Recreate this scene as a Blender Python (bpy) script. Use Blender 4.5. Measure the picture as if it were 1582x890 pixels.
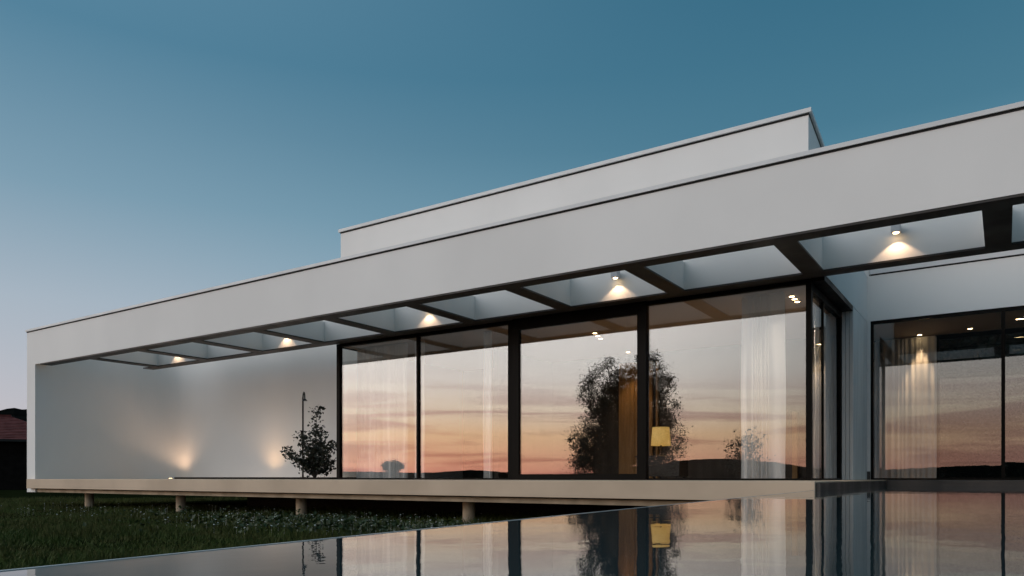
import bpy, bmesh, math, random
import numpy as np
from mathutils import Vector, Matrix

for o in list(bpy.data.objects):
    bpy.data.objects.remove(o)
scn = bpy.context.scene
COL = scn.collection
R = math.radians
rng = np.random.default_rng(7)
random.seed(7)

# ------------------------------------------------------------------ camera
# x runs along the front of the house, y goes into the house, z = 0 is the terrace floor
YAW = 33.48
cd = bpy.data.cameras.new("camera")
cam = bpy.data.objects.new("camera", cd)
COL.objects.link(cam)
cam.location = (0, 0, 0.05)
cam.rotation_euler = (R(90), 0, R(YAW))
cd.sensor_width = 36.0
cd.lens = 36.0 * 1152 / 1582
cd.shift_y = (737 - 445) / 1582
cd.clip_start = 0.05
cd.clip_end = 5000
scn.camera = cam

# ------------------------------------------------------------------ world: clear dusk sky, afterglow behind the camera to the left
SUN_AZ = (-0.656, -0.755)
w = bpy.data.worlds.new("World")
scn.world = w
w.use_nodes = True
nt = w.node_tree
nt.nodes.clear()


def N(t, typ, **kw):
    n = t.nodes.new(typ)
    for k, v in kw.items():
        setattr(n, k, v)
    return n


def math_node(t, op, a, b=None, clamp=False):
    n = t.nodes.new("ShaderNodeMath")
    n.operation = op
    n.use_clamp = clamp
    for i, v in enumerate((a, b)):
        if v is None:
            continue
        if isinstance(v, (int, float)):
            n.inputs[i].default_value = v
        else:
            t.links.new(v, n.inputs[i])
    return n.outputs[0]


def ramp(t, fac, stops, interp="LINEAR"):
    n = t.nodes.new("ShaderNodeValToRGB")
    n.color_ramp.interpolation = interp
    el = n.color_ramp.elements
    while len(el) > 1:
        el.remove(el[-1])
    el[0].position = stops[0][0]
    el[0].color = (*stops[0][1], 1)
    for p, c in stops[1:]:
        e = el.new(p)
        e.color = (*c, 1)
    t.links.new(fac, n.inputs[0])
    return n.outputs[0]


def maprange(t, v, a, b, c=0.0, d=1.0, smooth=True):
    n = t.nodes.new("ShaderNodeMapRange")
    n.interpolation_type = "SMOOTHSTEP" if smooth else "LINEAR"
    t.links.new(v, n.inputs[0])
    for i, x in zip((1, 2, 3, 4), (a, b, c, d)):
        n.inputs[i].default_value = x
    return n.outputs[0]


def mixrgb(t, fac, a, b, mode="MIX"):
    n = t.nodes.new("ShaderNodeMix")
    n.data_type = "RGBA"
    n.blend_type = mode
    if isinstance(fac, (int, float)):
        n.inputs[0].default_value = fac
    else:
        t.links.new(fac, n.inputs[0])
    for i, v in ((6, a), (7, b)):
        if isinstance(v, tuple):
            n.inputs[i].default_value = (*v, 1)
        else:
            t.links.new(v, n.inputs[i])
    return n.outputs[2]


tc = N(nt, "ShaderNodeTexCoord")
nrm = N(nt, "ShaderNodeVectorMath", operation="NORMALIZE")
nt.links.new(tc.outputs["Generated"], nrm.inputs[0])
sep = N(nt, "ShaderNodeSeparateXYZ")
nt.links.new(nrm.outputs[0], sep.inputs[0])
dx, dy, dz = sep.outputs
flat = math_node(nt, "SQRT", math_node(nt, "ADD", math_node(nt, "MULTIPLY", dx, dx), math_node(nt, "MULTIPLY", dy, dy)))
flat = math_node(nt, "MAXIMUM", flat, 0.001)
az = math_node(nt, "DIVIDE", math_node(nt, "ADD", math_node(nt, "MULTIPLY", dx, SUN_AZ[0]),
                                       math_node(nt, "MULTIPLY", dy, SUN_AZ[1])), flat)
zz = math_node(nt, "MAXIMUM", dz, 0.0)
far_side = ramp(nt, zz, [(0.0, (.40, .44, .50)), (.12, (.30, .40, .48)), (.26, (.135, .300, .400)), (.40, (.050, .172, .258)),
                         (.54, (.027, .132, .216)), (.70, (.055, .165, .26)), (1.0, (.20, .32, .41))])
flank = ramp(nt, zz, [(0.0, (.56, .50, .52)), (.09, (.47, .475, .535)), (.20, (.37, .44, .52)), (.32, (.195, .325, .425)), (.47, (.080, .212, .318)),
                      (.65, (.125, .26, .37)), (1.0, (.20, .32, .41))])
# the glow lies in this sky: pink on the horizon, amber, cream, then grey lilac
glow = ramp(nt, zz, [(0.0, (1.28, .57, .43)), (.022, (1.38, .76, .51)), (.055, (1.55, 1.05, .66)), (.085, (1.60, 1.34, 1.06)),
                     (.13, (1.62, 1.53, 1.43)), (.20, (1.64, 1.63, 1.62)), (.34, (1.62, 1.64, 1.68)), (.55, (1.06, 1.14, 1.25)),
                     (.78, (.44, .54, .64)), (1.0, (.20, .32, .41))])
cm = N(nt, "ShaderNodeMapping")
cm.inputs["Scale"].default_value = (1.7, 1.7, 20.0)
nt.links.new(nrm.outputs[0], cm.inputs[0])
cn = N(nt, "ShaderNodeTexNoise")
cn.inputs["Scale"].default_value = 2.0
cn.inputs["Detail"].default_value = 7.0
cn.inputs["Roughness"].default_value = .55
cn.inputs["Distortion"].default_value = .9
nt.links.new(cm.outputs[0], cn.inputs["Vector"])
streak = maprange(nt, cn.outputs[0], .44, .62)
streak = math_node(nt, "MULTIPLY", streak, maprange(nt, zz, .155, .06))
glow = mixrgb(nt, math_node(nt, "MULTIPLY", streak, .90), glow, mixrgb(nt, 1.0, glow, (.58, .47, .55), "MULTIPLY"))
core = maprange(nt, az, .80, 1.0, .62, 1.66)
gl2 = N(nt, "ShaderNodeVectorMath", operation="SCALE")
nt.links.new(glow, gl2.inputs[0])
nt.links.new(core, gl2.inputs["Scale"])
sky = mixrgb(nt, maprange(nt, az, -.75, .45), far_side, flank)
sky = mixrgb(nt, maprange(nt, az, .31, .92), sky, gl2.outputs[0])
nish = N(nt, "ShaderNodeTexSky")
nish.sky_type = "NISHITA"
nish.sun_disc = False
nish.sun_elevation = R(0.5)
nish.sun_rotation = math.atan2(SUN_AZ[0], SUN_AZ[1])
bg = N(nt, "ShaderNodeBackground")
bg.inputs[1].default_value = 1.0
nt.links.new(sky, bg.inputs[0])
bg2 = N(nt, "ShaderNodeBackground")
bg2.inputs[1].default_value = 0.03
nt.links.new(nish.outputs[0], bg2.inputs[0])
ads = N(nt, "ShaderNodeAddShader")
nt.links.new(bg.outputs[0], ads.inputs[0])
nt.links.new(bg2.outputs[0], ads.inputs[1])
wo = N(nt, "ShaderNodeOutputWorld")
nt.links.new(ads.outputs[0], wo.inputs[0])

# ------------------------------------------------------------------ exposure and sampling
scn.view_settings.view_transform = "Standard"
scn.view_settings.look = "None"
scn.view_settings.exposure = 0.0
scn.view_settings.gamma = 1.0
scn.view_settings.use_curve_mapping = False
cy = scn.cycles
cy.max_bounces = 10
cy.diffuse_bounces = 4
cy.glossy_bounces = 6
cy.transmission_bounces = 6
cy.transparent_max_bounces = 24
cy.use_denoising = True
cy.caustics_reflective = False
cy.caustics_refractive = False
cy.sample_clamp_indirect = 4.0


# ------------------------------------------------------------------ materials
def mat(name, base, rough=.6, metal=0.0, spec=.5, var=0.0, vscale=3.0, var_col=None, bump=0.0, bscale=60.0, emit=None, estr=0.0,
        ior=None, detail=5.0, vmap=(1, 1, 1)):
    m = bpy.data.materials.new(name)
    m.use_nodes = True
    t = m.node_tree
    b = t.nodes["Principled BSDF"]
    b.inputs["Base Color"].default_value = (*base, 1)
    b.inputs["Roughness"].default_value = rough
    b.inputs["Metallic"].default_value = metal
    b.inputs["Specular IOR Level"].default_value = spec
    if ior:
        b.inputs["IOR"].default_value = ior
    if emit:
        b.inputs["Emission Color"].default_value = (*emit, 1)
        b.inputs["Emission Strength"].default_value = estr
    if var or bump:
        co = N(t, "ShaderNodeTexCoord")
        mp = N(t, "ShaderNodeMapping")
        mp.inputs["Scale"].default_value = vmap
        t.links.new(co.outputs["Object"], mp.inputs[0])
    if var:
        no = N(t, "ShaderNodeTexNoise")
        no.inputs["Scale"].default_value = vscale
        no.inputs["Detail"].default_value = detail
        t.links.new(mp.outputs[0], no.inputs["Vector"])
        c2 = var_col or tuple(x * (1 - var) for x in base)
        f = maprange(t, no.outputs[0], .32, .68)
        t.links.new(mixrgb(t, f, base, c2), b.inputs["Base Color"])
        t.links.new(maprange(t, no.outputs[0], .3, .7, max(rough - .08, 0), min(rough + .08, 1)), b.inputs["Roughness"])
    if bump:
        n2 = N(t, "ShaderNodeTexNoise")
        n2.inputs["Scale"].default_value = bscale
        n2.inputs["Detail"].default_value = 4
        t.links.new(mp.outputs[0], n2.inputs["Vector"])
        bp = N(t, "ShaderNodeBump")
        bp.inputs["Strength"].default_value = bump
        bp.inputs["Distance"].default_value = .01
        t.links.new(n2.outputs[0], bp.inputs["Height"])
        t.links.new(bp.outputs[0], b.inputs["Normal"])
    return m


M = {}
M["plaster"] = mat("white_render", (.88, .848, .81), .85, var=.06, vscale=.5, vmap=(1, 1, .7), bump=.12, bscale=180)
M["coping"] = mat("coping_metal", (.74, .73, .72), .5, var=.05, vscale=1.5)
M["gap"] = mat("dark_gap", (.012, .010, .009), .8)
M["frame"] = mat("soffit_steel", (.050, .043, .038), .55, var=.18, vscale=2.0, spec=.35)
M["bronze"] = mat("bronze_anodised", (.009, .0075, .006), .42, metal=0, spec=.06, var=.2, vscale=3, vmap=(1, 1, .15))
M["stone"] = mat("beige_stone", (.64, .485, .345), .7, var=.16, vscale=.8, bump=.12, bscale=70)
M["concrete"] = mat("concrete", (.62, .48, .33), .8, var=.3, vscale=3.5, bump=.25, bscale=30)
M["poolstone"] = mat("dark_pool_stone", (.060, .050, .044), .45, var=.3, vscale=2.5, bump=.1, bscale=40)
M["rim"] = mat("sky_sheen_rim_stone", (.55, .55, .53), .35, var=.2, vscale=5)  # wet stone rim; its pale tone stands for sky mirrored along the edge
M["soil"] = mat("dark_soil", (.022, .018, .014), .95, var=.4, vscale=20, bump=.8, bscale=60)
M["floor"] = mat("inside_floor", (.36, .27, .19), .4, var=.15, vscale=1.5)
M["ceiling"] = mat("inside_ceiling", (.56, .45, .37), .8, var=.04, vscale=1)
M["darkwall"] = mat("dark_panel_wall", (.060, .046, .036), .55, var=.3, vscale=2, vmap=(3, 3, .3))
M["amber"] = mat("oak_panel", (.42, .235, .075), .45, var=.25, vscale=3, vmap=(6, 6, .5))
M["board"] = mat("cladding_white", (.86, .85, .82), .6, var=.12, vscale=2.0, vmap=(4, 4, .4))
M["metal"] = mat("brushed_steel", (.10, .10, .10), .3, metal=.9)
M["lampbody"] = mat("lamp_housing", (.55, .55, .56), .4)
M["warm_emit"] = mat("warm_diode", (.9, .8, .6), .5, emit=(1.0, .70, .36), estr=14.0)
M["shade"] = mat("lit_fabric_shade", (.75, .6, .3), .8, emit=(1.0, .56, .12), estr=.42, var=.1, vscale=9)
M["darkwood"] = mat("dark_stained_wood", (.030, .022, .017), .4, var=.3, vscale=4, vmap=(1, 6, 6))
M["leather"] = mat("dark_leather", (.010, .009, .008), .45, var=.2, vscale=6, bump=.2, bscale=90)
M["leaf_dark"] = mat("dark_leaf", (.016, .022, .010), .55, var=.4, vscale=6)
M["leaf_tree"] = mat("tree_leaf", (.050, .062, .026), .6, var=.45, vscale=1.2)
M["bark"] = mat("bark", (.055, .042, .032), .9, var=.4, vscale=7, bump=.6, bscale=25)
M["grass"] = mat("grass_blade", (.058, .084, .018), .7, spec=.12, var=.55, vscale=1.3, var_col=(.066, .064, .018))
M["lawn"] = mat("lawn_ground", (.013, .017, .006), .95, spec=0.0, var=.5, vscale=.7, bump=.6, bscale=14)
M["cover"] = mat("ground_cover_leaf", (.036, .058, .018), .5, spec=.25, var=.4, vscale=5)
M["petal"] = mat("white_petal", (.55, .55, .50), .7)
M["hill"] = mat("wooded_hill", (.008, .009, .008), .95, spec=0.0, var=.5, vscale=.08)
M["tile"] = mat("red_roof_tile", (.16, .040, .034), .8, spec=.2, var=.35, vscale=2.2, bump=.3, bscale=9)
M["nwall"] = mat("dark_timber_wall", (.010, .007, .006), .9, spec=.1, var=.3, vscale=3)
M["chrome"] = mat("dark_chrome", (.03, .03, .032), .25, metal=.8)


def glass_mat(name, tint, r0):
    m = bpy.data.materials.new(name)
    m.use_nodes = True
    t = m.node_tree
    t.nodes.clear()
    tr = N(t, "ShaderNodeBsdfTransparent")
    tr.inputs[0].default_value = (*tint, 1)
    gl = N(t, "ShaderNodeBsdfGlossy")
    gl.inputs["Roughness"].default_value = 0.0
    gl.inputs["Color"].default_value = (1, 1, 1, 1)
    fr = N(t, "ShaderNodeFresnel")
    # same reflectance on both faces of the pane (the node inverts the index on back faces)
    ge = N(t, "ShaderNodeNewGeometry")
    t.links.new(maprange(t, ge.outputs["Backfacing"], 0, 1, 1.52, 1 / 1.52, False), fr.inputs[0])
    fac = math_node(t, "ADD", fr.outputs[0], r0, True)
    mx = N(t, "ShaderNodeMixShader")
    t.links.new(fac, mx.inputs[0])
    t.links.new(tr.outputs[0], mx.inputs[1])
    t.links.new(gl.outputs[0], mx.inputs[2])
    out = N(t, "ShaderNodeOutputMaterial")
    t.links.new(mx.outputs[0], out.inputs[0])
    return m


M["glass"] = glass_mat("coated_glass", (.96, .965, .96), .075)
M["rearglass"] = glass_mat("clear_glass", (.93, .94, .93), .01)


def sheer_mat():
    m = bpy.data.materials.new("sheer_curtain")
    m.use_nodes = True
    t = m.node_tree
    t.nodes.clear()
    d = N(t, "ShaderNodeBsdfDiffuse")
    d.inputs[0].default_value = (.93, .92, .91, 1)
    tl = N(t, "ShaderNodeBsdfTranslucent")
    tl.inputs[0].default_value = (.86, .84, .81, 1)
    tr = N(t, "ShaderNodeBsdfTransparent")
    a = N(t, "ShaderNodeMixShader")
    a.inputs[0].default_value = .12
    t.links.new(d.outputs[0], a.inputs[1])
    t.links.new(tl.outputs[0], a.inputs[2])
    b = N(t, "ShaderNodeMixShader")
    b.inputs[0].default_value = .07
    t.links.new(a.outputs[0], b.inputs[1])
    t.links.new(tr.outputs[0], b.inputs[2])
    o = N(t, "ShaderNodeOutputMaterial")
    t.links.new(b.outputs[0], o.inputs[0])
    return m


M["sheer"] = sheer_mat()


def water_mat():
    m = bpy.data.materials.new("pool_water")
    m.use_nodes = True
    t = m.node_tree
    b = t.nodes["Principled BSDF"]
    b.inputs["Base Color"].default_value = (.030, .050, .054, 1)
    b.inputs["Roughness"].default_value = .018
    b.inputs["IOR"].default_value = 1.6
    co = N(t, "ShaderNodeTexCoord")
    h = None
    for sc, st, mp_s in ((2.6, .35, (1, 1, 1)), (11, .12, (1, .6, 1))):
        mp = N(t, "ShaderNodeMapping")
        mp.inputs["Scale"].default_value = mp_s
        t.links.new(co.outputs["Object"], mp.inputs[0])
        no = N(t, "ShaderNodeTexNoise")
        no.inputs["Scale"].default_value = sc
        no.inputs["Detail"].default_value = 2
        t.links.new(mp.outputs[0], no.inputs["Vector"])
        v = math_node(t, "MULTIPLY", no.outputs[0], st)
        h = v if h is None else math_node(t, "ADD", h, v)
    bp = N(t, "ShaderNodeBump")
    bp.inputs["Strength"].default_value = .07
    bp.inputs["Distance"].default_value = .05
    t.links.new(h, bp.inputs["Height"])
    t.links.new(bp.outputs[0], b.inputs["Normal"])
    return m


M["water"] = water_mat()


# ------------------------------------------------------------------ mesh helpers
class MB:
    def __init__(s):
        s.v, s.f = [], []

    def add(s, vs, fs):
        k = len(s.v)
        s.v += [tuple(p) for p in vs]
        s.f += [tuple(i + k for i in f) for f in fs]
        return s

    def box(s, x0, x1, y0, y1, z0, z1):
        return s.add([(x0, y0, z0), (x1, y0, z0), (x1, y1, z0), (x0, y1, z0), (x0, y0, z1), (x1, y0, z1), (x1, y1, z1), (x0, y1, z1)],
                     [(0, 3, 2, 1), (4, 5, 6, 7), (0, 1, 5, 4), (1, 2, 6, 5), (2, 3, 7, 6), (3, 0, 4, 7)])

    def prism(s, poly, z0, z1):
        n = len(poly)
        vs = [(x, y, z0) for x, y in poly] + [(x, y, z1) for x, y in poly]
        fs = [tuple(range(n))[::-1], tuple(range(n, 2 * n))] + [(i, (i + 1) % n, n + (i + 1) % n, n + i) for i in range(n)]
        return s.add(vs, fs)

    def cyl(s, x, y, z0, z1, r0, r1=None, n=20, cap=True):
        r1 = r0 if r1 is None else r1
        vs = [(x + r0 * math.cos(2 * math.pi * i / n), y + r0 * math.sin(2 * math.pi * i / n), z0) for i in range(n)]
        vs += [(x + r1 * math.cos(2 * math.pi * i / n), y + r1 * math.sin(2 * math.pi * i / n), z1) for i in range(n)]
        fs = [(i, (i + 1) % n, n + (i + 1) % n, n + i) for i in range(n)]
        if cap:
            fs += [tuple(range(n))[::-1], tuple(range(n, 2 * n))]
        return s.add(vs, fs)

    def tube(s, pts, rads, n=7):
        pts = [Vector(p) for p in pts]
        vs = []
        for i, p in enumerate(pts):
            d = (pts[min(i + 1, len(pts) - 1)] - pts[max(i - 1, 0)]).normalized()
            a = d.orthogonal().normalized() if i == 0 else (a - d * a.dot(d)).normalized()
            b = d.cross(a)
            for k in range(n):
                t = 2 * math.pi * k / n
                vs.append(p + (a * math.cos(t) + b * math.sin(t)) * rads[i])
        fs = []
        for i in range(len(pts) - 1):
            for k in range(n):
                fs.append((i * n + k, i * n + (k + 1) % n, (i + 1) * n + (k + 1) % n, (i + 1) * n + k))
        fs += [tuple(range(n))[::-1], tuple(range((len(pts) - 1) * n, len(pts) * n))]
        return s.add(vs, fs)

    def mesh(s, name):
        me = bpy.data.meshes.new(name)
        me.from_pydata(s.v, [], s.f)
        me.update()
        return me

    def build(s, name, m, parent=None, bevel=0.0, smooth=False):
        return obj(name, s.mesh(name), m, parent, bevel, smooth)


def obj(name, me, m, parent=None, bevel=0.0, smooth=False):
    if isinstance(m, str):
        m = M[m]
    me.materials.append(m)
    if smooth:
        me.polygons.foreach_set("use_smooth", [True] * len(me.polygons))
    o = bpy.data.objects.new(name, me)
    COL.objects.link(o)
    if parent:
        o.parent = parent
        o.matrix_parent_inverse = world_of(parent).inverted()
    if bevel:
        b = o.modifiers.new("bevel", "BEVEL")
        b.width = bevel
        b.segments = 2
        b.limit_method = "ANGLE"
    return o


def world_of(o):
    mloc = Matrix.LocRotScale(o.location, o.rotation_euler, o.scale)
    if o.parent:
        return world_of(o.parent) @ o.matrix_parent_inverse @ mloc
    return mloc


def box(name, m, x0, x1, y0, y1, z0, z1, parent=None, bevel=0.0):
    return MB().box(x0, x1, y0, y1, z0, z1).build(name, m, parent, bevel)


def tag(o, label, cat, group=None):
    o["label"] = label
    o["category"] = cat
    if group:
        o["group"] = group
    return o


def pane(m, x0, x1, y0, y1, z0, z1, parent):
    o = box("pane", m, x0, x1, y0, y1, z0, z1, parent)
    xc, yc, zc = (x0 + x1) / 2, (y0 + y1) / 2, (z0 + z1) / 2
    a, b = random.uniform(-.0022, .0022), random.uniform(-.0016, .0016)
    for v in o.data.vertices:
        if x1 - x0 > y1 - y0:
            v.co.y += a * (v.co.x - xc) + b * (v.co.z - zc)
        else:
            v.co.x += a * (v.co.y - yc) + b * (v.co.z - zc)
    return o


def struct(o):
    o["kind"] = "structure"
    return o


def empty(name, loc, label, cat, group=None):
    o = bpy.data.objects.new(name, None)
    COL.objects.link(o)
    o.location = loc
    o.empty_display_size = .2
    return tag(o, label, cat, group)


def spot(name, loc, target, power, color, size, blend, radius, parent):
    l = bpy.data.lights.new(name, "SPOT")
    l.energy = power
    l.color = color
    l.spot_size = R(size)
    l.spot_blend = blend
    l.shadow_soft_size = radius
    o = bpy.data.objects.new(name, l)
    COL.objects.link(o)
    o.location = loc
    o.rotation_euler = (Vector(target) - Vector(loc)).to_track_quat("-Z", "Y").to_euler()
    o.parent = parent
    o.matrix_parent_inverse = world_of(parent).inverted()
    return o


def leaves(name, centres, size, m, parent, up=.3, jitter=.35, aspect=.5):
    """many small folded leaf blades as one foliage mesh"""
    n = len(centres)
    d = rng.normal(size=(n, 3))
    d[:, 2] = d[:, 2] * .6 + up
    d /= np.linalg.norm(d, axis=1, keepdims=True)
    e = rng.normal(size=(n, 3))
    e -= d * (e * d).sum(1, keepdims=True)
    e /= np.linalg.norm(e, axis=1, keepdims=True)
    nn = np.cross(d, e)
    L = size * (1 + jitter * rng.normal(size=(n, 1))).clip(.4, 1.9)
    W = L * aspect * .5
    c = np.asarray(centres)
    p0 = c
    p1 = c + d * L * .5 + e * W + nn * W * .4
    p2 = c + d * L
    p3 = c + d * L * .5 - e * W + nn * W * .4
    v = np.stack([p0, p1, p2, p3], 1).reshape(-1, 3)
    i = np.arange(n)[:, None] * 4
    f = np.concatenate([i + [0, 1, 2], i + [0, 2, 3]], 1).reshape(-1, 3)
    me = bpy.data.meshes.new(name)
    tri_mesh(me, v, f)
    return obj(name, me, m, parent)


def tri_mesh(me, v, f):
    me.vertices.add(len(v))
    me.vertices.foreach_set("co", np.ascontiguousarray(v, dtype=np.float32).ravel())
    me.loops.add(f.size)
    me.loops.foreach_set("vertex_index", np.ascontiguousarray(f, dtype=np.int32).ravel())
    me.polygons.add(len(f))
    me.polygons.foreach_set("loop_start", np.arange(0, f.size, 3, dtype=np.int32))
    me.update(calc_edges=True)


# ------------------------------------------------------------------ the setting: ground, hills, water
GZ = -.70
S = 2200
gm = MB().add([(-S, -S, GZ), (S, -S, GZ), (S, S, GZ), (-S, S, GZ)], [(0, 1, 2, 3)])
struct(gm.build("ground", "lawn"))


def hill_height(phi):
    """angular height of the wooded ridge, phi measured from -y towards -x"""
    p = (phi + 180) % 360 - 180
    key = [(-180, .8), (-150, 1.0), (-60, 1.2), (-15, .9), (2, 1.05), (10, .62), (12, .75), (15, 1.25), (19, 1.5), (22, 1.3), (25, .65),
           (30, .35), (34, .30), (38, .55), (41, .35), (47, .45), (52, .4), (70, .8), (95, 3.6), (106, 4.3), (112, 4.5), (116, 4.72), (125, 4.2), (140, 2.0), (160, 1.0), (180, .8)]
    xs, ys = zip(*key)
    return float(np.interp(p, xs, ys))


hm = MB()
NA, rows = 900, [(0, 0.0), (.35, .45), (.7, .85), (1.0, 1.0), (1.5, .75)]
for j, (q, hq) in enumerate(rows):
    for i in range(NA):
        ph = i * 360 / NA
        d = (420 + 130 * math.sin(R(ph * 2 + 40))) * (.45 + .55 * q)
        h = (d + 0) * math.tan(R(hill_height(ph))) * hq
        h *= 1 + .008 * math.sin(ph * 1.9) + .006 * math.sin(ph * 4.3 + 1)
        hm.v.append((-math.sin(R(ph)) * d, -math.cos(R(ph)) * d, GZ - .4 + h + (rng.normal() * .15 if hq > .4 else 0)))
for j in range(len(rows) - 1):
    for i in range(NA):
        k = (i + 1) % NA
        hm.f.append((j * NA + i, j * NA + k, (j + 1) * NA + k, (j + 1) * NA + i))
struct(hm.build("hills", "hill"))

# ------------------------------------------------------------------ terrace and pool
DX1 = -1.79        # right end of the terrace
terr = struct(box("terrace", "stone", -20.52, DX1, 8.9, 15.3, -.235, 0.0, bevel=.008))
box("shadow_joint", "gap", -20.32, DX1 - .12, 9.12, 15.0, -.252, -.2345, terr)
box("base_slab", "concrete", -20.3, DX1 - .08, 9.04, 14.9, -.328, -.2525, terr, .006)
for x in (-18.7, -14.9, -11.05, -7.12, -3.3):
    MB().cyl(x, 9.52, GZ - .1, -.329, .1, n=28).build("support_post", "concrete", terr, smooth=False)
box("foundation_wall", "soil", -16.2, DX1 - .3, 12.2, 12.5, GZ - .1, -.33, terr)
box("pool_side_shade", "poolstone", DX1 + .003, DX1 + .05, 8.94, 14.5, -1.2, -.016, terr)  # dark facing, the shade on the slab side put into its colour

PX = lambda y: -1.29 - .055 * y
WZ = -.10
wt = MB().prism([(PX(-3) - .0, -3), (5.0, -3), (5.0, 14.54), (DX1 + .055, 14.54), (DX1 + .055, 8.88), (PX(8.88), 8.88)], WZ - .012, WZ)
struct(wt.build("water", "water"))
pool = MB()
a0, a1 = PX(-3), PX(8.88)      # battered outer face, thin crest
pool.add([(a0 - .22, -3.2, GZ - .1), (a0 - .003, -3.2, GZ - .1), (a1 - .003, 8.88, GZ - .1), (a1 - .22, 8.88, GZ - .1),
          (a0 - .016, -3.2, WZ - .004), (a0 - .003, -3.2, WZ - .004), (a1 - .003, 8.88, WZ - .004), (a1 - .016, 8.88, WZ - .004)],
         [(0, 3, 2, 1), (4, 5, 6, 7), (0, 1, 5, 4), (1, 2, 6, 5), (2, 3, 7, 6), (3, 0, 4, 7)])
pl = struct(pool.build("pool_wall", "poolstone"))
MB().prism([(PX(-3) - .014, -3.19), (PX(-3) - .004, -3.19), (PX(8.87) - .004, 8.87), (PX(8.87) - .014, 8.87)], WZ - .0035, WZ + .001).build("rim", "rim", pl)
box("pool_floor", "poolstone", PX(8.9) - .1, 5.2, -3.2, 14.6, -1.5, -1.4, pl)
box("far_wall", "poolstone", 5.01, 5.3, -3.2, 14.6, -1.4, -.04, pl)
box("near_wall", "poolstone", PX(-3) - .16, 5.3, -3.5, -3.21, -1.4, -.04, pl)
ledge = struct(box("pool_ledge", "poolstone", DX1 + .051, 6.0, 14.55, 15.3, -1.4, -.004, bevel=.006))

# ------------------------------------------------------------------ the house
H = empty("modern_house", (-11, 11, 0), "long white flat-roofed modern house with glass walls behind the pool", "house")
Z0, Z1 = 2.878, 3.712      # soffit, top of the render
XL, XLi, XR = -20.72, -20.29, 5.2
Y0, YF, YB, Y1 = 9.0, 9.27, 10.82, 11.1

poly = [(XL, -.33), (XLi, -.33), (XLi, Z0), (XR, Z0), (XR, Z1), (XL, Z1)]
fas = MB().add([(x, Y0, z) for x, z in poly] + [(x, YF, z) for x, z in poly],
               [(0, 1, 2, 5), (2, 3, 4, 5), (6, 11, 8, 7), (8, 11, 10, 9)] + [(i, 6 + i, 6 + (i + 1) % 6, (i + 1) % 6) for i in range(6)]).build("fascia", "plaster", H)
end = box("end_wall", "plaster", XL, XLi, YF + .001, 12.62, -.33, Z1 - .001, H)
end2 = box("end_wall", "plaster", XR - .42, XR - .002, Y0 + .002, 14.85, 0.0, Z0 - .001, H, .006)
back = box("rear_beam", "plaster", -18.18, XR, YB, Y1 - .004, Z0, Z1 - .02, H)
box("steel_channel", "frame", -2.2, XR - .45, Y1 - .0035, Y1 + .012, Z0 - .02, Z1 - .06, back)
BEAMS = [-.07, -2.2, -4.165, -6.12, -8.08, -10.02, -11.98, -13.97, -16.0, -18.05, 2.02, 4.1]
for i, x in enumerate(BEAMS):
    hw = .135
    x0, x1 = x - hw, x + hw
    tall = i in (1, 3, 5, 7, 9)      # every second beam is a full partition between the openings
    b = box("crossbeam", "plaster", x0 + .012, x1 - .012, YF + .001, YB - .001, Z0, Z0 + (.52 if tall else .42), H)
    box("soffit_plate", "frame", x0, x1, YF + .0, YB, Z0 - .025, Z0 - .001, b)
box("soffit_plate", "frame", -20.05, XR - .45, Y0 + .008, YF - .0005, Z0 - .025, Z0 - .001, fas)
box("soffit_plate", "frame", -18.60, XR - .45, YB + .0005, Y1 - .002, Z0 - .025, Z0 - .001, back)


def coping(x0, x1, y0, y1, z, parent, ov=.028, h=.05):
    box("shadow_gap", "gap", x0 - .006, x1 + .006, y0 - .006, y1 + .006, z - .004, z + .020, parent)
    box("coping", "coping", x0 - ov, x1 + ov, y0 - ov, y1 + ov, z + .020, z + .020 + h, parent)


coping(XL, XR, Y0, YF + .05, Z1, H)
coping(XL, XL + .3, YF + .16, 15.4, Z1 - .006, H)
coping(-2.03, XR, 14.92, 15.25, Z1, H, h=.10)
# roof over the rooms and the covered end of the terrace
box("roof", "plaster", -11.80, -2.10, Y1 - .002, 15.6, Z0 + .004, Z1 - .004, H)
box("roof", "plaster", XLi + .002, -11.8005, 12.625, 15.6, Z0 + .004, Z1 - .004, H)
box("roof", "plaster", -2.34, XR, 15.12, 17.3, 3.0, Z1 - .03, H)
# upper storey (its right end is not square to the front)
YU, ZU = 12.6, 5.87
upm = MB().prism([(-13.24, YU), (-2.63, YU), (-3.03, 19.2), (-13.6, 19.2)], Z1 + .002, ZU)
up = upm.build("upper_storey", "plaster", H, .006)
MB().prism([(-13.246, YU - .006), (-2.624, YU - .006), (-3.024, 19.206), (-13.606, 19.206)], ZU - .012, ZU + .022).build("shadow_gap", "gap", up)
MB().prism([(-13.285, YU - .04), (-2.585, YU - .04), (-2.985, 19.24), (-13.645, 19.24)], ZU + .022, ZU + .088).build("coping", "coping", up)

# covered end of the terrace
rc = .95
arc = [(XLi + .001 + rc - rc * math.cos(R(q)), 12.4 - rc + rc * math.sin(R(q))) for q in range(0, 91, 5)]
MB().prism(arc + [(-11.81, 12.4), (-11.81, 12.62), (XLi + .001, 12.62)], .001, Z1 - .002).build("portico_wall", "plaster", H, smooth=False)

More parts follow.
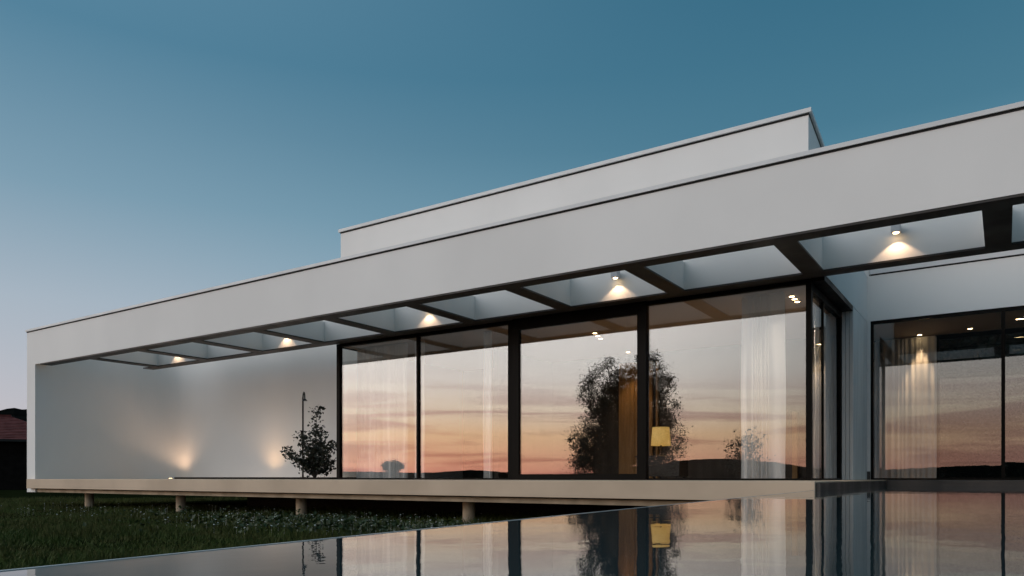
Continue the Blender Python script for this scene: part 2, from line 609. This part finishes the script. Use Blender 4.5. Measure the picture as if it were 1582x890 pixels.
# ---- living room
XG0, XG1 = -11.79, -2.28
box("room_floor", "floor", XG0 + .05, XG1 - .05, Y1 + .06, 15.5, .001, .012, H)
cl = box("room_ceiling", "ceiling", XG0 + .03, XG1 - .06, Y1 + .05, 15.5, 2.80, Z0 + .003, H)
box("back_wall", "darkwall", XG0, XG1 - .06, 15.5, 15.6, 0, Z0 + .002, H)
box("side_wall", "plaster", XG0 - .1, XG0, 12.63, 15.6, .001, Z0 + .002, H)
for i, (x0, x1) in enumerate([(-7.31, -6.92), (-6.91, -6.50)]):
    box("oak_panel", "amber", x0, x1, 15.44, 15.499, .02, 2.62, H, .004)
box("amber_strip", "amber", -6.40, -6.36, 15.40, 15.499, .02, 2.60, H)  # amber strips stand for thin warm-lit lines in the room
box("amber_strip", "amber", -3.53, -3.43, 15.42, 15.499, .02, 1.35, H)
box("partition", "darkwall", -9.2, -9.08, 13.2, 15.499, .013, 2.799, H)

# front glazing: rails, mullions, panes
front = box("front_glazing", "bronze", XG0, -7.4305, Y1, Y1 + .09, 2.79, Z0 - .027, H)
box("rail", "bronze", -4.7695, XG1, Y1, Y1 + .09, 2.79, Z0 - .027, front)
box("rail", "bronze", XG0, -7.4305, Y1, Y1 + .09, .0, .03, front)
box("rail", "bronze", -4.7695, XG1, Y1, Y1 + .09, .0, .03, front)


def mullion(x0, x1, y0, y1, parent, z0=.03, z1=2.79):
    box("mullion", "bronze", x0, x1, y0, y1, z0, z1, parent, .002)


mullion(XG0, XG0 + .09, Y1 + .001, Y1 + .089, front)
mullion(-9.58, -9.535, Y1 + .001, Y1 + .089, front)
mullion(XG1 - .075, XG1, Y1 + .001, Y1 + .089, front)
for x0, x1 in ((XG0 + .09, -9.58), (-9.535, -7.43), (-4.76, XG1 - .075)):
    pane("glass", x0, x1, Y1 + .04, Y1 + .058, .03, 2.79, front)
# sliding door, a little in front of the fixed panes
door = box("sliding_door", "bronze", -7.31, -4.92, Y1 - .03, Y1 + .06, 2.66, Z0 - .027, H)
box("rail", "bronze", -7.18, -4.92, Y1 - .03, Y1 + .06, .0, .10, door)
box("stile", "bronze", -7.43, -7.315, Y1 - .001, Y1 + .12, .0, Z0 - .028, door, .002)
box("stile", "bronze", -7.31, -7.18, Y1 - .031, Y1 + .061, .0, 2.66, door, .002)
box("stile", "bronze", -4.92, -4.77, Y1 - .031, Y1 + .10, .0, Z0 - .028, door, .002)
pane("glass", -7.18, -4.92, Y1 + .0, Y1 + .018, .10, 2.66, door)
# left glass side, towards the covered terrace
ls = box("left_glazing", "bronze", XG0, XG0 + .08, Y1 + .09, 12.63, 2.79, Z0 - .003, H)
box("rail", "bronze", XG0, XG0 + .08, Y1 + .09, 12.63, 0, .03, ls)
pane("rearglass", XG0 + .03, XG0 + .045, Y1 + .09, 12.4, .03, 2.79, ls)
box("mullion", "bronze", XG0 + .001, XG0 + .079, 12.4, 12.46, .03, 2.79, ls)
# right glass side and the grooved boards behind it
rs = box("right_glazing", "bronze", XG1 - .09, XG1, Y1 + .09, 13.45, 2.70, Z0 - .003, H)
box("rail", "bronze", XG1 - .09, XG1, Y1 + .09, 13.45, 0, .03, rs)
box("top_trim", "bronze", XG1 + .0005, -2.105, Y1 - .002, 13.419, Z0 - .075, Z0 + .0035, rs)
pane("glass", XG1 - .05, XG1 - .032, Y1 + .09, 13.36, .03, 2.70, rs)
box("mullion", "bronze", XG1 - .089, XG1 - .001, 13.36, 13.45, .03, 2.70, rs)
box("mullion", "bronze", XG1 - .075, XG1 - .015, 12.02, 12.06, .03, 2.70, rs)
cw = box("clad_wall", "darkwall", XG1 - .10, -2.125, 13.452, 14.9, 0, Z0 + .003, H)
nb = 12
for i in range(nb):
    a = 13.46 + i * (14.895 - 13.46) / nb
    box("cladding_board", "board", -2.124, -2.10, a + .006, a + (14.895 - 13.46) / nb - .006, .002, Z0 - .002, cw, .003)
for i in range(3):
    a = XG1 + .002 + i * .06
    box("cladding_board", "board", a + .003, a + .057, 13.42, 13.4515, .002, Z0 - .002, cw, .003)

# ---- recessed wing over the end of the pool
rw = box("recessed_wall", "plaster", XG1 - .0648, XR, 14.92, 15.12, Z0 + .006, Z1 - .0005, H)
box("pier", "plaster", XG1 - .0646, -2.045, 14.921, 15.119, .0, Z0 + .0055, H)
box("parapet", "plaster", XG1 - .12, -2.07, 14.919, 15.6, Z1 + .0, Z1 + .42, H)
box("skirting", "poolstone", XG1 - .002, -2.047, 14.905, 14.9205, .0, .15, H)
rg = box("wing_glazing", "bronze", -2.045, XR, 14.93, 15.02, Z0 - .045, Z0 + .005, H)
box("rail", "bronze", -2.045, XR, 14.93, 15.02, 0, .03, rg)
for x0, x1 in ((-2.044, -2.0), (-.055, .0), (2.15, 2.2), (4.3, 4.35)):
    box("mullion", "bronze", x0, x1, 14.931, 15.019, .03, Z0 - .045, rg, .002)
for x0, x1 in ((-2.0, -.055), (0, 2.15), (2.2, 4.3)):
    pane("glass", x0, x1, 14.97, 14.988, .03, Z0 - .045, rg)
box("wing_floor", "floor", -2.3, XR, 15.31, 17.2, -.02, .0, H)
box("wing_ceiling", "ceiling", -2.25, XR, 15.13, 17.2, 2.85, 2.99, H)
box("wing_side_wall", "darkwall", -2.34, -2.25, 15.13, 17.2, 0, 2.849, H)
box("wing_side_wall", "darkwall", XR - .1, XR, 15.13, 17.2, 0, 2.849, H)
rr = box("rear_glazing", "bronze", -2.25, XR - .1, 16.9, 16.98, 2.76, 2.849, H)
box("rail", "bronze", -2.25, XR - .1, 16.9, 16.98, 0, .05, rr)
for x0, x1 in ((-2.249, -2.2), (-1.13, -1.08), (1.2, 1.25), (3.4, 3.45)):
    box("mullion", "bronze", x0, x1, 16.901, 16.979, .05, 2.76, rr)
for x0, x1 in ((-2.2, -1.13), (-1.08, 1.2), (1.25, 3.4), (3.45, XR - .1)):
    pane("rearglass", x0, x1, 16.93, 16.945, .05, 2.76, rr)

# ------------------------------------------------------------------ lamps
WARM = (1.0, .66, .36)
names = ["in the roof opening at the closed end of the terrace", "in the roof opening above the small shrub",
         "in the roof opening above the two narrow panes", "in the roof opening above the sliding door",
         "in the roof opening beside the glass corner over the pool"]
LX = [-17.05, -13.02, -9.02, -5.13, -1.17]
for x, nm in zip(LX, names):
    e = empty("wall_light", (x, YB, 3.27), "white box wall light " + nm, "wall light", "wall lights in the roof openings")
    box("housing", "lampbody", x - .055, x + .055, 10.655, 10.775, 3.19, 3.31, e, .006)
    box("bracket", "lampbody", x - .03, x + .03, 10.7755, YB - .001, 3.22, 3.28, e)
    MB().cyl(x, 10.715, 3.183, 3.1895, .034, n=20).build("diode", "warm_emit", e)
    spot("lamp", (x, 10.715, 3.175), (x, 10.735, 2.0), 9.5, (1.0, .67, .42), 106, .22, .03, e)
for i, (x, nm) in enumerate(((-19.24, "recessed floor uplight glowing on the white wall near the end wall"),
                             (-15.37, "recessed floor uplight glowing on the white wall next to the shrub"))):
    e = empty("floor_uplight", (x, 11.98, 0), nm, "floor light", "floor uplights along the terrace wall")
    MB().cyl(x, 11.98, .0005, .012, .07, n=24).build("ring", "metal", e)
    MB().cyl(x, 11.98, .0125, .016, .045, n=20).build("lens", "warm_emit", e)
    spot("lamp", (x, 11.98, .02), (x, 12.06, 1.0), (46, 34)[i], ((1.0, .64, .40), (1.0, .60, .30))[i], 134, .9, .15, e)


def downlight(x, y, z, nm, grp, power, strength_mat="warm_emit", size=70, color=WARM):
    e = empty("ceiling_downlight", (x, y, z), nm, "downlight", grp)
    MB().cyl(x, y, z - .012, z - .001, .055, .06, n=18).build("trim_ring", "lampbody", e)
    MB().cyl(x, y, z - .016, z - .0125, .038, n=16).build("diode", strength_mat, e)
    if power:
        spot("lamp", (x, y, z - .03), (x, y, 0), power, color, size, .6, .03, e)


WH = ("nearest the glass", "in the middle", "farthest from the glass")
for (x, y), q in zip(((-6.52, 12.72), (-6.60, 13.0), (-6.68, 13.28)), WH):
    downlight(x, y, 2.80, "round downlight behind the sliding door, the one %s of its row" % q, "downlights behind the sliding door", 48)
for (x, y), q in zip(((-2.70, 11.78), (-2.705, 11.98), (-2.71, 12.18)), WH):
    downlight(x, y, 2.80, "round downlight by the glass corner, the one %s of its row" % q, "downlights by the glass corner", 60, size=95, color=(1.0, .84, .68))
downlight(-6.9, 15.05, 2.80, "ceiling downlight washing the oak panels of the back wall", None, 34, size=75)
downlight(-1.40, 16.62, 2.85, "ceiling downlight washing the curtain in the recessed wing", None, 70, size=48)
downlight(-.55, 16.45, 2.85, "ceiling downlight by the leafy rear window of the recessed wing", None, 10)
e = empty("linear_light", (.45, 15.9, 2.85), "thin bright linear light on the ceiling of the recessed wing", "linear light")
box("profile", "lampbody", .15, 1.1, 15.87, 15.93, 2.835, 2.849, e)
box("diffuser", "warm_emit", .16, 1.09, 15.885, 15.915, 2.829, 2.8345, e)

# table lamp with a glowing drum shade on a dark cabinet
tx, ty = -5.14, 12.6
cab = empty("side_cabinet", (tx, ty, 0), "low dark cabinet under the glowing yellow table lamp", "cabinet")
box("carcass", "darkwood", tx - .38, tx + .42, ty - .2, ty + .25, .06, .40, cab, .005)
box("cabinet_top", "darkwood", tx - .40, tx + .44, ty - .22, ty + .27, .4005, .43, cab, .004)
for sx in (-.34, .36):
    for sy in (-.17, .2):
        box("leg", "darkwood", tx + sx - .02, tx + sx + .02, ty + sy - .02, ty + sy + .02, .012, .0595, cab)
e = empty("table_lamp", (tx, ty, .43), "table lamp with glowing yellow drum shade behind the glass", "lamp")
MB().cyl(tx, ty, .4302, .45, .09, n=24).build("base", "darkwood", e, smooth=False)
MB().cyl(tx, ty, .45, .66, .018, n=12).build("stem", "darkwood", e)
sh = MB().cyl(tx, ty,   .61, .94, .175, .15, n=36, cap=False).build("lamp_shade", "shade", e, smooth=True)
sm = sh.modifiers.new("thickness", "SOLIDIFY")
sm.thickness = .004
pl_ = bpy.data.lights.new("bulb", "POINT")
pl_.energy = 5
pl_.color = (1, .62, .25)
pl_.shadow_soft_size = .05
bo = bpy.data.objects.new("bulb", pl_)
COL.objects.link(bo)
bo.location = (tx, ty, .80)
bo.parent = e
bo.matrix_parent_inverse = world_of(e).inverted()


# ------------------------------------------------------------------ curtains
def curtain(x0, x1, y, z0, z1, label, group, folds, seed, flare=0.0, amp=.045):
    r = np.random.default_rng(seed)
    nx, nz = max(40, int(folds * 14)), 22
    wd = r.lognormal(0, .45, int(folds) + 1)          # uneven fold widths
    kx = np.concatenate([[0], np.cumsum(wd)]) / wd.sum()
    ph = np.interp(np.linspace(0, 1, nx), kx, np.arange(len(kx)) * 2 * math.pi)
    am = np.interp(np.linspace(0, 1, nx), kx, r.uniform(.35, 1.25, len(kx)))
    vs, fs = [], []
    for j in range(nz + 1):
        v = j / nz
        z = z0 + (z1 - z0) * v
        for i in range(nx):
            u = i / (nx - 1)
            sp = 1 + flare * math.sin(math.pi * min(1, (1 - v) * 1.15)) * .5 + flare * (1 - v) * .5
            x = (x0 + x1) / 2 + (u - .5) * (x1 - x0) * sp
            a = amp * (.55 + .55 * (1 - v)) * am[i]
            yy = y + a * math.sin(ph[i] + .35 * math.sin(v * 3 + i * .05)) + .012 * math.sin(v * 9 + u * 11)
            vs.append((x, yy, z))
    for j in range(nz):
        for i in range(nx - 1):
            k = j * nx + i
            fs.append((k, k + 1, k + nx + 1, k + nx))
    e = empty("curtain", ((x0 + x1) / 2, y, z0), label, "curtain", group)
    MB().add(vs, fs).build("cloth", "sheer", e, smooth=True)
    box("hem", "sheer", x0 + .02, x1 - .02, y - .006, y + .006, z1 + .001, z1 + .02, e)
    return e


G = "sheer curtains behind the glass"
curtain(-3.35, -2.72, 11.42, .02, 2.775, "wide white sheer curtain by the glass corner over the pool", G, 9, 3, .07, .03)
curtain(-11.60, -10.15, 11.50, .02, 2.775, "broad white sheer curtain behind the narrow pane beside the shrub", G, 13, 5, .0)
curtain(-9.93, -9.66, 11.45, .02, 2.775, "slim sheer curtain close beside the thin mullion", G, 3, 8, .0, .03)
curtain(-8.22, -8.02, 11.45, .02, 2.775, "slim pale cloth in place of a bright sky gap beside the sliding door's thick post", G, 3, 11, .0)  # cloth stands for a bright slit of sky seen through the rooms
e = curtain(0, 1.05, 0, .02, 2.70, "grey sheer curtain gathered in the side glass near the boards", G, 9, 13, .0)
e.rotation_euler = (0, 0, R(90))
e.location = (-2.45, 12.78, .02)
curtain(-2.22, -1.12, 16.75, .02, 2.80, "long sheer curtain lit by a downlight in the recessed wing", G, 9, 17, .0, .03)

# ------------------------------------------------------------------ terrace: bed, shrub, shower
bed = empty("planting_bed", (-14, 11.6, 0), "low dark planting bed on the terrace under the shrub", "planting bed")
box("edging", "bronze", -17.7, -12.05, 11.15, 11.19, .0005, .045, bed)
box("edging", "bronze", -17.7, -12.05, 11.86, 11.90, .0005, .045, bed)
box("edging", "bronze", -17.74, -17.7005, 11.15, 11.90, .0005, .045, bed)
box("edging", "bronze", -11.9895, -12.01, 11.15, 11.90, .0005, .045, bed)
box("soil", "soil", -17.7, -12.05, 11.19, 11.86, .0005, .035, bed)

sx_, sy_ = -12.86, 11.45
shr = empty("shrub", (sx_, sy_, .03), "dark leafy young shrub on the terrace beside the shower", "shrub")
st = MB()
tips = []
for k in range(15):
    a = k * 2.4 + random.uniform(-.3, .3)
    hgt = [1.50, 1.12, .98, .8, .92, .62, .74, .52, .98, .42, .86, .3, .6, .38, .66][k]
    sp = [.10, .34, .42, .55, .40, .62, .52, .68, .28, .62, .5, .60, .66, .5, .35][k]
    pts, rad = [], []
    for q in range(6):
        t = q / 5
        pts.append((sx_ + math.cos(a) * sp * t ** 1.2 + random.uniform(-.02, .02), sy_ + math.sin(a) * sp * .8 * t ** 1.2, .03 + hgt * t ** (.85)))
        rad.append(.014 * (1 - t * .8))
    st.tube(pts, rad, 6)
    for q in range(330):
        t = random.uniform(.18, 1.04) ** .8
        i = min(int(t * 5), 4)
        f = t * 5 - i
        p = Vector(pts[i]).lerp(Vector(pts[i + 1]), f)
        j = .035 + .06 * (1 - t * .5)
        if math.sin(t * 21 + k) > -.25:
            tips.append((p.x + random.gauss(0, j), p.y + random.gauss(0, j), max(.06, p.z + random.gauss(0, j * .8))))
st.build("stem", "bark", shr)
leaves("foliage", np.array(tips), .062, "leaf_dark", shr, aspect=.7)

hx, hy_ = -13.62, 11.78
e = empty("outdoor_shower", (hx, hy_, .03), "slim dark outdoor shower pole with curved neck behind the shrub", "shower")
MB().cyl(hx, hy_, .0355, .05, .07, n=20).build("base_plate", "chrome", e)
pts = [(hx, hy_, .05), (hx, hy_, 1.0), (hx, hy_, 1.86)] + [(hx + .09 - .09 * math.cos(R(q)), hy_ - .05 + .05 * math.cos(R(q)), 1.86 + .15 * math.sin(R(q))) for q in (30, 60, 90, 120, 150, 180)]
MB().tube(pts, [.020] * 3 + [.016] * 6, 10).build("pole", "chrome", e, smooth=True)
MB().cyl(hx + .18, hy_ - .10, 1.80, 1.855, .062, .018, n=18).build("shower_head", "chrome", e)
MB().cyl(hx, hy_ - .03, 1.05, 1.13, .03, n=12).build("tap", "chrome", e)

# ------------------------------------------------------------------ lawn: blades, ground cover, daisies
def view_points(n, t0, t1, u0, u1, power=1.6):
    t = t0 + (t1 - t0) * rng.random(n) ** power
    u = u0 + (u1 - u0) * rng.random(n)
    c, s = math.cos(R(YAW)), math.sin(R(YAW))
    x, y = t * (-s + c * u), t * (c + s * u)
    ok = (x < -1.55 - .055 * np.clip(y, -3, 9)) & ~((y > 12.1) & (x > -20.8)) & ~((x > -20.8) & (x < -20.2) & (y > 8.9))
    return x[ok], y[ok]


def blades(name, x, y, h, wd, m):
    n = len(x)
    a = rng.random(n) * 2 * math.pi
    ln = rng.normal(size=(n, 2)) * .38
    hh = h * (1 + .35 * rng.normal(size=n)).clip(.35, 2.2)
    b = np.stack([x, y, np.full(n, GZ - .01)], 1)
    e = np.stack([np.cos(a), np.sin(a), 0 * a], 1) * (wd * .5)
    mid = b + np.stack([ln[:, 0] * hh * .35, ln[:, 1] * hh * .35, hh * .6], 1)
    tip = b + np.stack([ln[:, 0] * hh, ln[:, 1] * hh, hh], 1)
    v = np.stack([b - e, b + e, mid + e * .7, mid - e * .7, tip], 1).reshape(-1, 3)
    i = np.arange(n)[:, None] * 5
    f = np.concatenate([i + [0, 1, 2], i + [0, 2, 3], i + [3, 2, 4]], 1).reshape(-1, 3)
    me = bpy.data.meshes.new(name)
    tri_mesh(me, v, f)
    o = obj(name, me, m)
    o["kind"] = "stuff"
    return o


x, y = view_points(300000, 2.0, 26, -1.0, .25)
patch = .75 + .45 * np.sin(x * 1.3 + 1.2 * np.sin(y * .9)) * np.sin(y * 1.1 + .7 * np.sin(x * .8))
g_ = blades("grass", x, y, .085 * np.clip(patch, .45, 1.4), .010, "grass")
tag(g_, "dark green lawn grass growing below the terrace and pool edge", "grass")

cx_, cy_ = [], []
for (a, b, n, sg) in ((-7.6, 7.2, 700, .7), (-8.8, 7.8, 700, .7), (-6.4, 7.9, 500, .6), (-10.4, 8.4, 300, .8), (-9.5, 6.6, 120, .8), (-13, 8.6, 150, 1.2)):
    cx_.append(rng.normal(a, sg, n))
    cy_.append(rng.normal(b, sg * .7, n))
cx_, cy_ = np.concatenate(cx_), np.concatenate(cy_)
ok = cx_ < -2.4
cx_, cy_ = cx_[ok], cy_[ok]
o = leaves("ground_cover", np.stack([cx_, cy_, GZ + rng.uniform(.01, .13, len(cx_))], 1), .055, "cover", None, up=.5, aspect=.75)
o["kind"] = "stuff"
tag(o, "glossy low ground cover leaves between the terrace posts and pool", "ground cover")


def daisies(n):
    fm = MB()
    k = rng.integers(0, len(cx_), n)
    xs = np.concatenate([cx_[k] + rng.normal(0, .35, n), rng.uniform(-19, -6, n // 2)])
    ys = np.concatenate([cy_[k] + rng.normal(0, .3, n), rng.uniform(6.5, 9.6, n // 2)])
    for a, b in zip(xs, ys):
        if a > -2.4:
            continue
        z = GZ + random.uniform(.08, .17)
        r = random.uniform(.010, .017)
        tx_, ty_ = random.uniform(-.5, .5), random.uniform(-.5, .5)
        pts = [(a, b, z + .004)]
        for q in range(10):
            rr_ = r if q % 2 else r * .55
            t = q * math.pi / 5
            ddx, ddy = rr_ * math.cos(t), rr_ * math.sin(t)
            pts.append((a + ddx, b + ddy, z + ddx * tx_ + ddy * ty_))
        fm.add(pts, [(0, 1 + q, 1 + (q + 1) % 10) for q in range(10)])
        fm.add([(a - .0015, b, GZ), (a + .0015, b, GZ), (a, b, z)], [(0, 1, 2)])
    return fm


o = daisies(260).build("daisies", "petal")
o["kind"] = "stuff"
tag(o, "tiny white daisies scattered over the dark lawn", "flowers")


# ------------------------------------------------------------------ trees
def tree(name, base, height, lobes, nleaf, leaf, label, trunk_r, group=None, leafmat="leaf_tree", nlimb=26, clump=.5):
    e = empty(name, base, label, "tree", group)
    bx, by, bz = base
    tm = MB()
    top = Vector((bx, by, bz + height * .72))
    pts = [(bx, by, bz - .2)] + [(bx + .12 * math.sin(i * 1.7), by + .1 * math.cos(i * 2.1), bz + height * .72 * i / 5) for i in range(1, 6)]
    tm.tube(pts, [trunk_r * (1.25 - i * .2) for i in range(6)], 10)
    cen = []
    vol = np.array([l[3] * l[4] * l[5] for l in lobes]) ** .75
    vol = vol / vol.sum()
    for k in range(nlimb * 6):
        li = rng.choice(len(lobes), p=vol)
        lx, ly, lz, rx, ry, rz = lobes[li]
        d = rng.normal(size=3)
        d /= np.linalg.norm(d)
        q = rng.random() ** .45
        c = np.array([bx + lx, by + ly, bz + lz]) + d * q * np.array([rx, ry, rz])
        if c[2] < bz + .25:
            c[2] = bz + .25 + rng.random() * .4
        cen.append(c)
        if k < nlimb:
            s0 = Vector((bx, by, bz + min(max(.15 * height, (c[2] - bz) * .5), height * .7)))
            p = Vector(c)
            mid = s0.lerp(p, .5) + Vector((0, 0, -.06 * height * random.random()))
            tm.tube([s0, mid, p], [trunk_r * .38, trunk_r * .2, trunk_r * .05], 5)
    tm.build("trunk", "bark", e)
    cen = np.array(cen)
    idx = rng.integers(0, len(cen), nleaf)
    p = cen[idx] + rng.normal(size=(nleaf, 3)) * (clump * rng.uniform(.35, 1.0, (len(cen), 1)))[idx]
    p[:, 2] = np.maximum(p[:, 2], bz + .08)
    leaves("crown", p, leaf, leafmat, e)
    return e


tree("garden_tree", (-17.0, -13.8, GZ), 7.5,
     [(-.7, 0, 4.3, 1.75, 1.7, 2.7), (1.5, 0, 4.5, 1.6, 1.6, 2.7), (-1.7, 0, 1.9, 1.6, 1.6, 1.8), (.3, .2, 2.2, 2.3, 2.1, 2.1), (2.2, 0, 2.6, 1.2, 1.3, 1.9), (.4, 0, 4.6, 1.5, 1.4, 2.2)],
     120000, .085, "broad round tree mirrored in the sliding door, dark against the sunset", .2, nlimb=130, clump=.27)
tree("distant_tree", (-138, -128, GZ), 4.6, [(0, 0, 3.2, 2.9, 2.9, 1.3)], 5000, .4,
     "small lone umbrella-shaped tree mirrored in the pane beside the shrub", .25, nlimb=20, clump=.5)
e_ = tree("wild_shrub", (-8.7, -7.8, GZ), 2.9, [(0, 0, 1.4, .75, .7, 1.1), (.3, 0, 2.0, .35, .4, .9), (-.5, 0, 1.7, .35, .4, .9)], 1700, .09,
          "loose wild shrub mirrored in the glass over the wide white curtain", .03, nlimb=24, clump=.16)
e_["category"] = "shrub"
for i, (bx, by, hh, lab) in enumerate(((-.9, 20.9, 6.4, "dense leafy tree behind the wing's rear window, straight behind the curtain edge"),
                                       (1.5, 21.6, 6.8, "dense leafy tree behind the wing's rear window, beside the thin linear light"))):
    tree("rear_tree", (bx, by, GZ), hh, [(0, 0, 4.0, 1.9, 1.5, 2.3), (.2, 0, 2.6, 2.0, 1.6, 1.6)], 60000, .20, lab, .12, group="trees behind the wing",
         leafmat="leaf_dark", nlimb=40, clump=.42)
hg = empty("hedge", (1.2, 18.9, GZ), "added dark hedge, a backdrop hiding sky gaps behind the rear window of the recessed wing", "hedge")
hp = np.stack([rng.uniform(-3.2, 6, 30000), 18.9 + rng.uniform(-.45, .45, 30000), GZ + rng.uniform(0, 1, 30000) ** .8 * 2.5 + rng.normal(0, .07, 30000)], 1)  # hedge added as a dark backdrop against bright sky between the leaves
leaves("foliage", hp, .19, "leaf_dark", hg)
hs = MB()
for x in np.arange(-3, 6, .6):
    hs.tube([(x, 18.9, GZ - .1), (x + .05, 18.92, GZ + 1.2), (x, 18.85, GZ + 2.2)], [.03, .02, .008], 6)
hs.build("stems", "bark", hg)

# ------------------------------------------------------------------ neighbour's house beyond the left end
nh_rot = R(-(90 - 67.9))
nh = empty("neighbour_house", (0, 0, 0), "low dark neighbouring house with red tiled hip roof beyond the end wall", "house")
hw_, hd_, ze, zr, hip = 8.5, 4.2, 2.22, 3.85, 4.2
box("wall", "nwall", -hw_ + .5, hw_ - .5, -hd_ + .5, hd_ - .5, GZ - .3, ze + .05, nh)
rm = MB()
NR = 15


def roof_row(k):
    """ring of stepped tile courses on a hipped roof"""
    for q, dz_ in ((k / NR, .0), ((k + 1) / NR, 0)):
        yield q
for k in range(NR):
    q0, q1 = k / NR, (k + 1.12) / NR
    z0_, z1_ = ze + (zr - ze) * q0 + .055, ze + (zr - ze) * min(q1, 1.0) + .012
    a0, a1 = (hw_ - hip * q0, hd_ * (1 - q0)), (hw_ - hip * min(q1, 1), hd_ * max(1 - q1, 0))
    c0 = [(-a0[0], -a0[1]), (a0[0], -a0[1]), (a0[0], a0[1]), (-a0[0], a0[1])]
    c1 = [(-a1[0], -a1[1]), (a1[0], -a1[1]), (a1[0], a1[1]), (-a1[0], a1[1])]
    vs = [(px, py, z0_) for px, py in c0] + [(px, py, z1_) for px, py in c1] + [(px, py, z0_ - .05) for px, py in c0]
    fs = []
    for i in range(4):
        j = (i + 1) % 4
        fs += [(i, j, 4 + j, 4 + i), (8 + i, 8 + j, j, i)]
    rm.add(vs, fs)
rf = rm.build("roof", "tile", nh)
box("ridge_cap", "tile", -(hw_ - hip) - .1, hw_ - hip + .1, -.12, .12, zr + .0, zr + .10, rf)
MB().box(-hw_ - .05, hw_ + .05, -hd_ - .06, -hd_ + .02, ze - .10, ze + .03).build("gutter", "gap", rf)
c, s = math.cos(R(YAW)), math.sin(R(YAW))
uu = -.788      # ridge end stands just left of the end wall
tt = 45
nh.location = (tt * (-s + c * uu), tt * (c + s * uu), 0)
nh.rotation_euler = (0, 0, R(YAW) + R(26))

print("objects", len(bpy.data.objects), "tris", sum(len(m.polygons) for m in bpy.data.meshes))
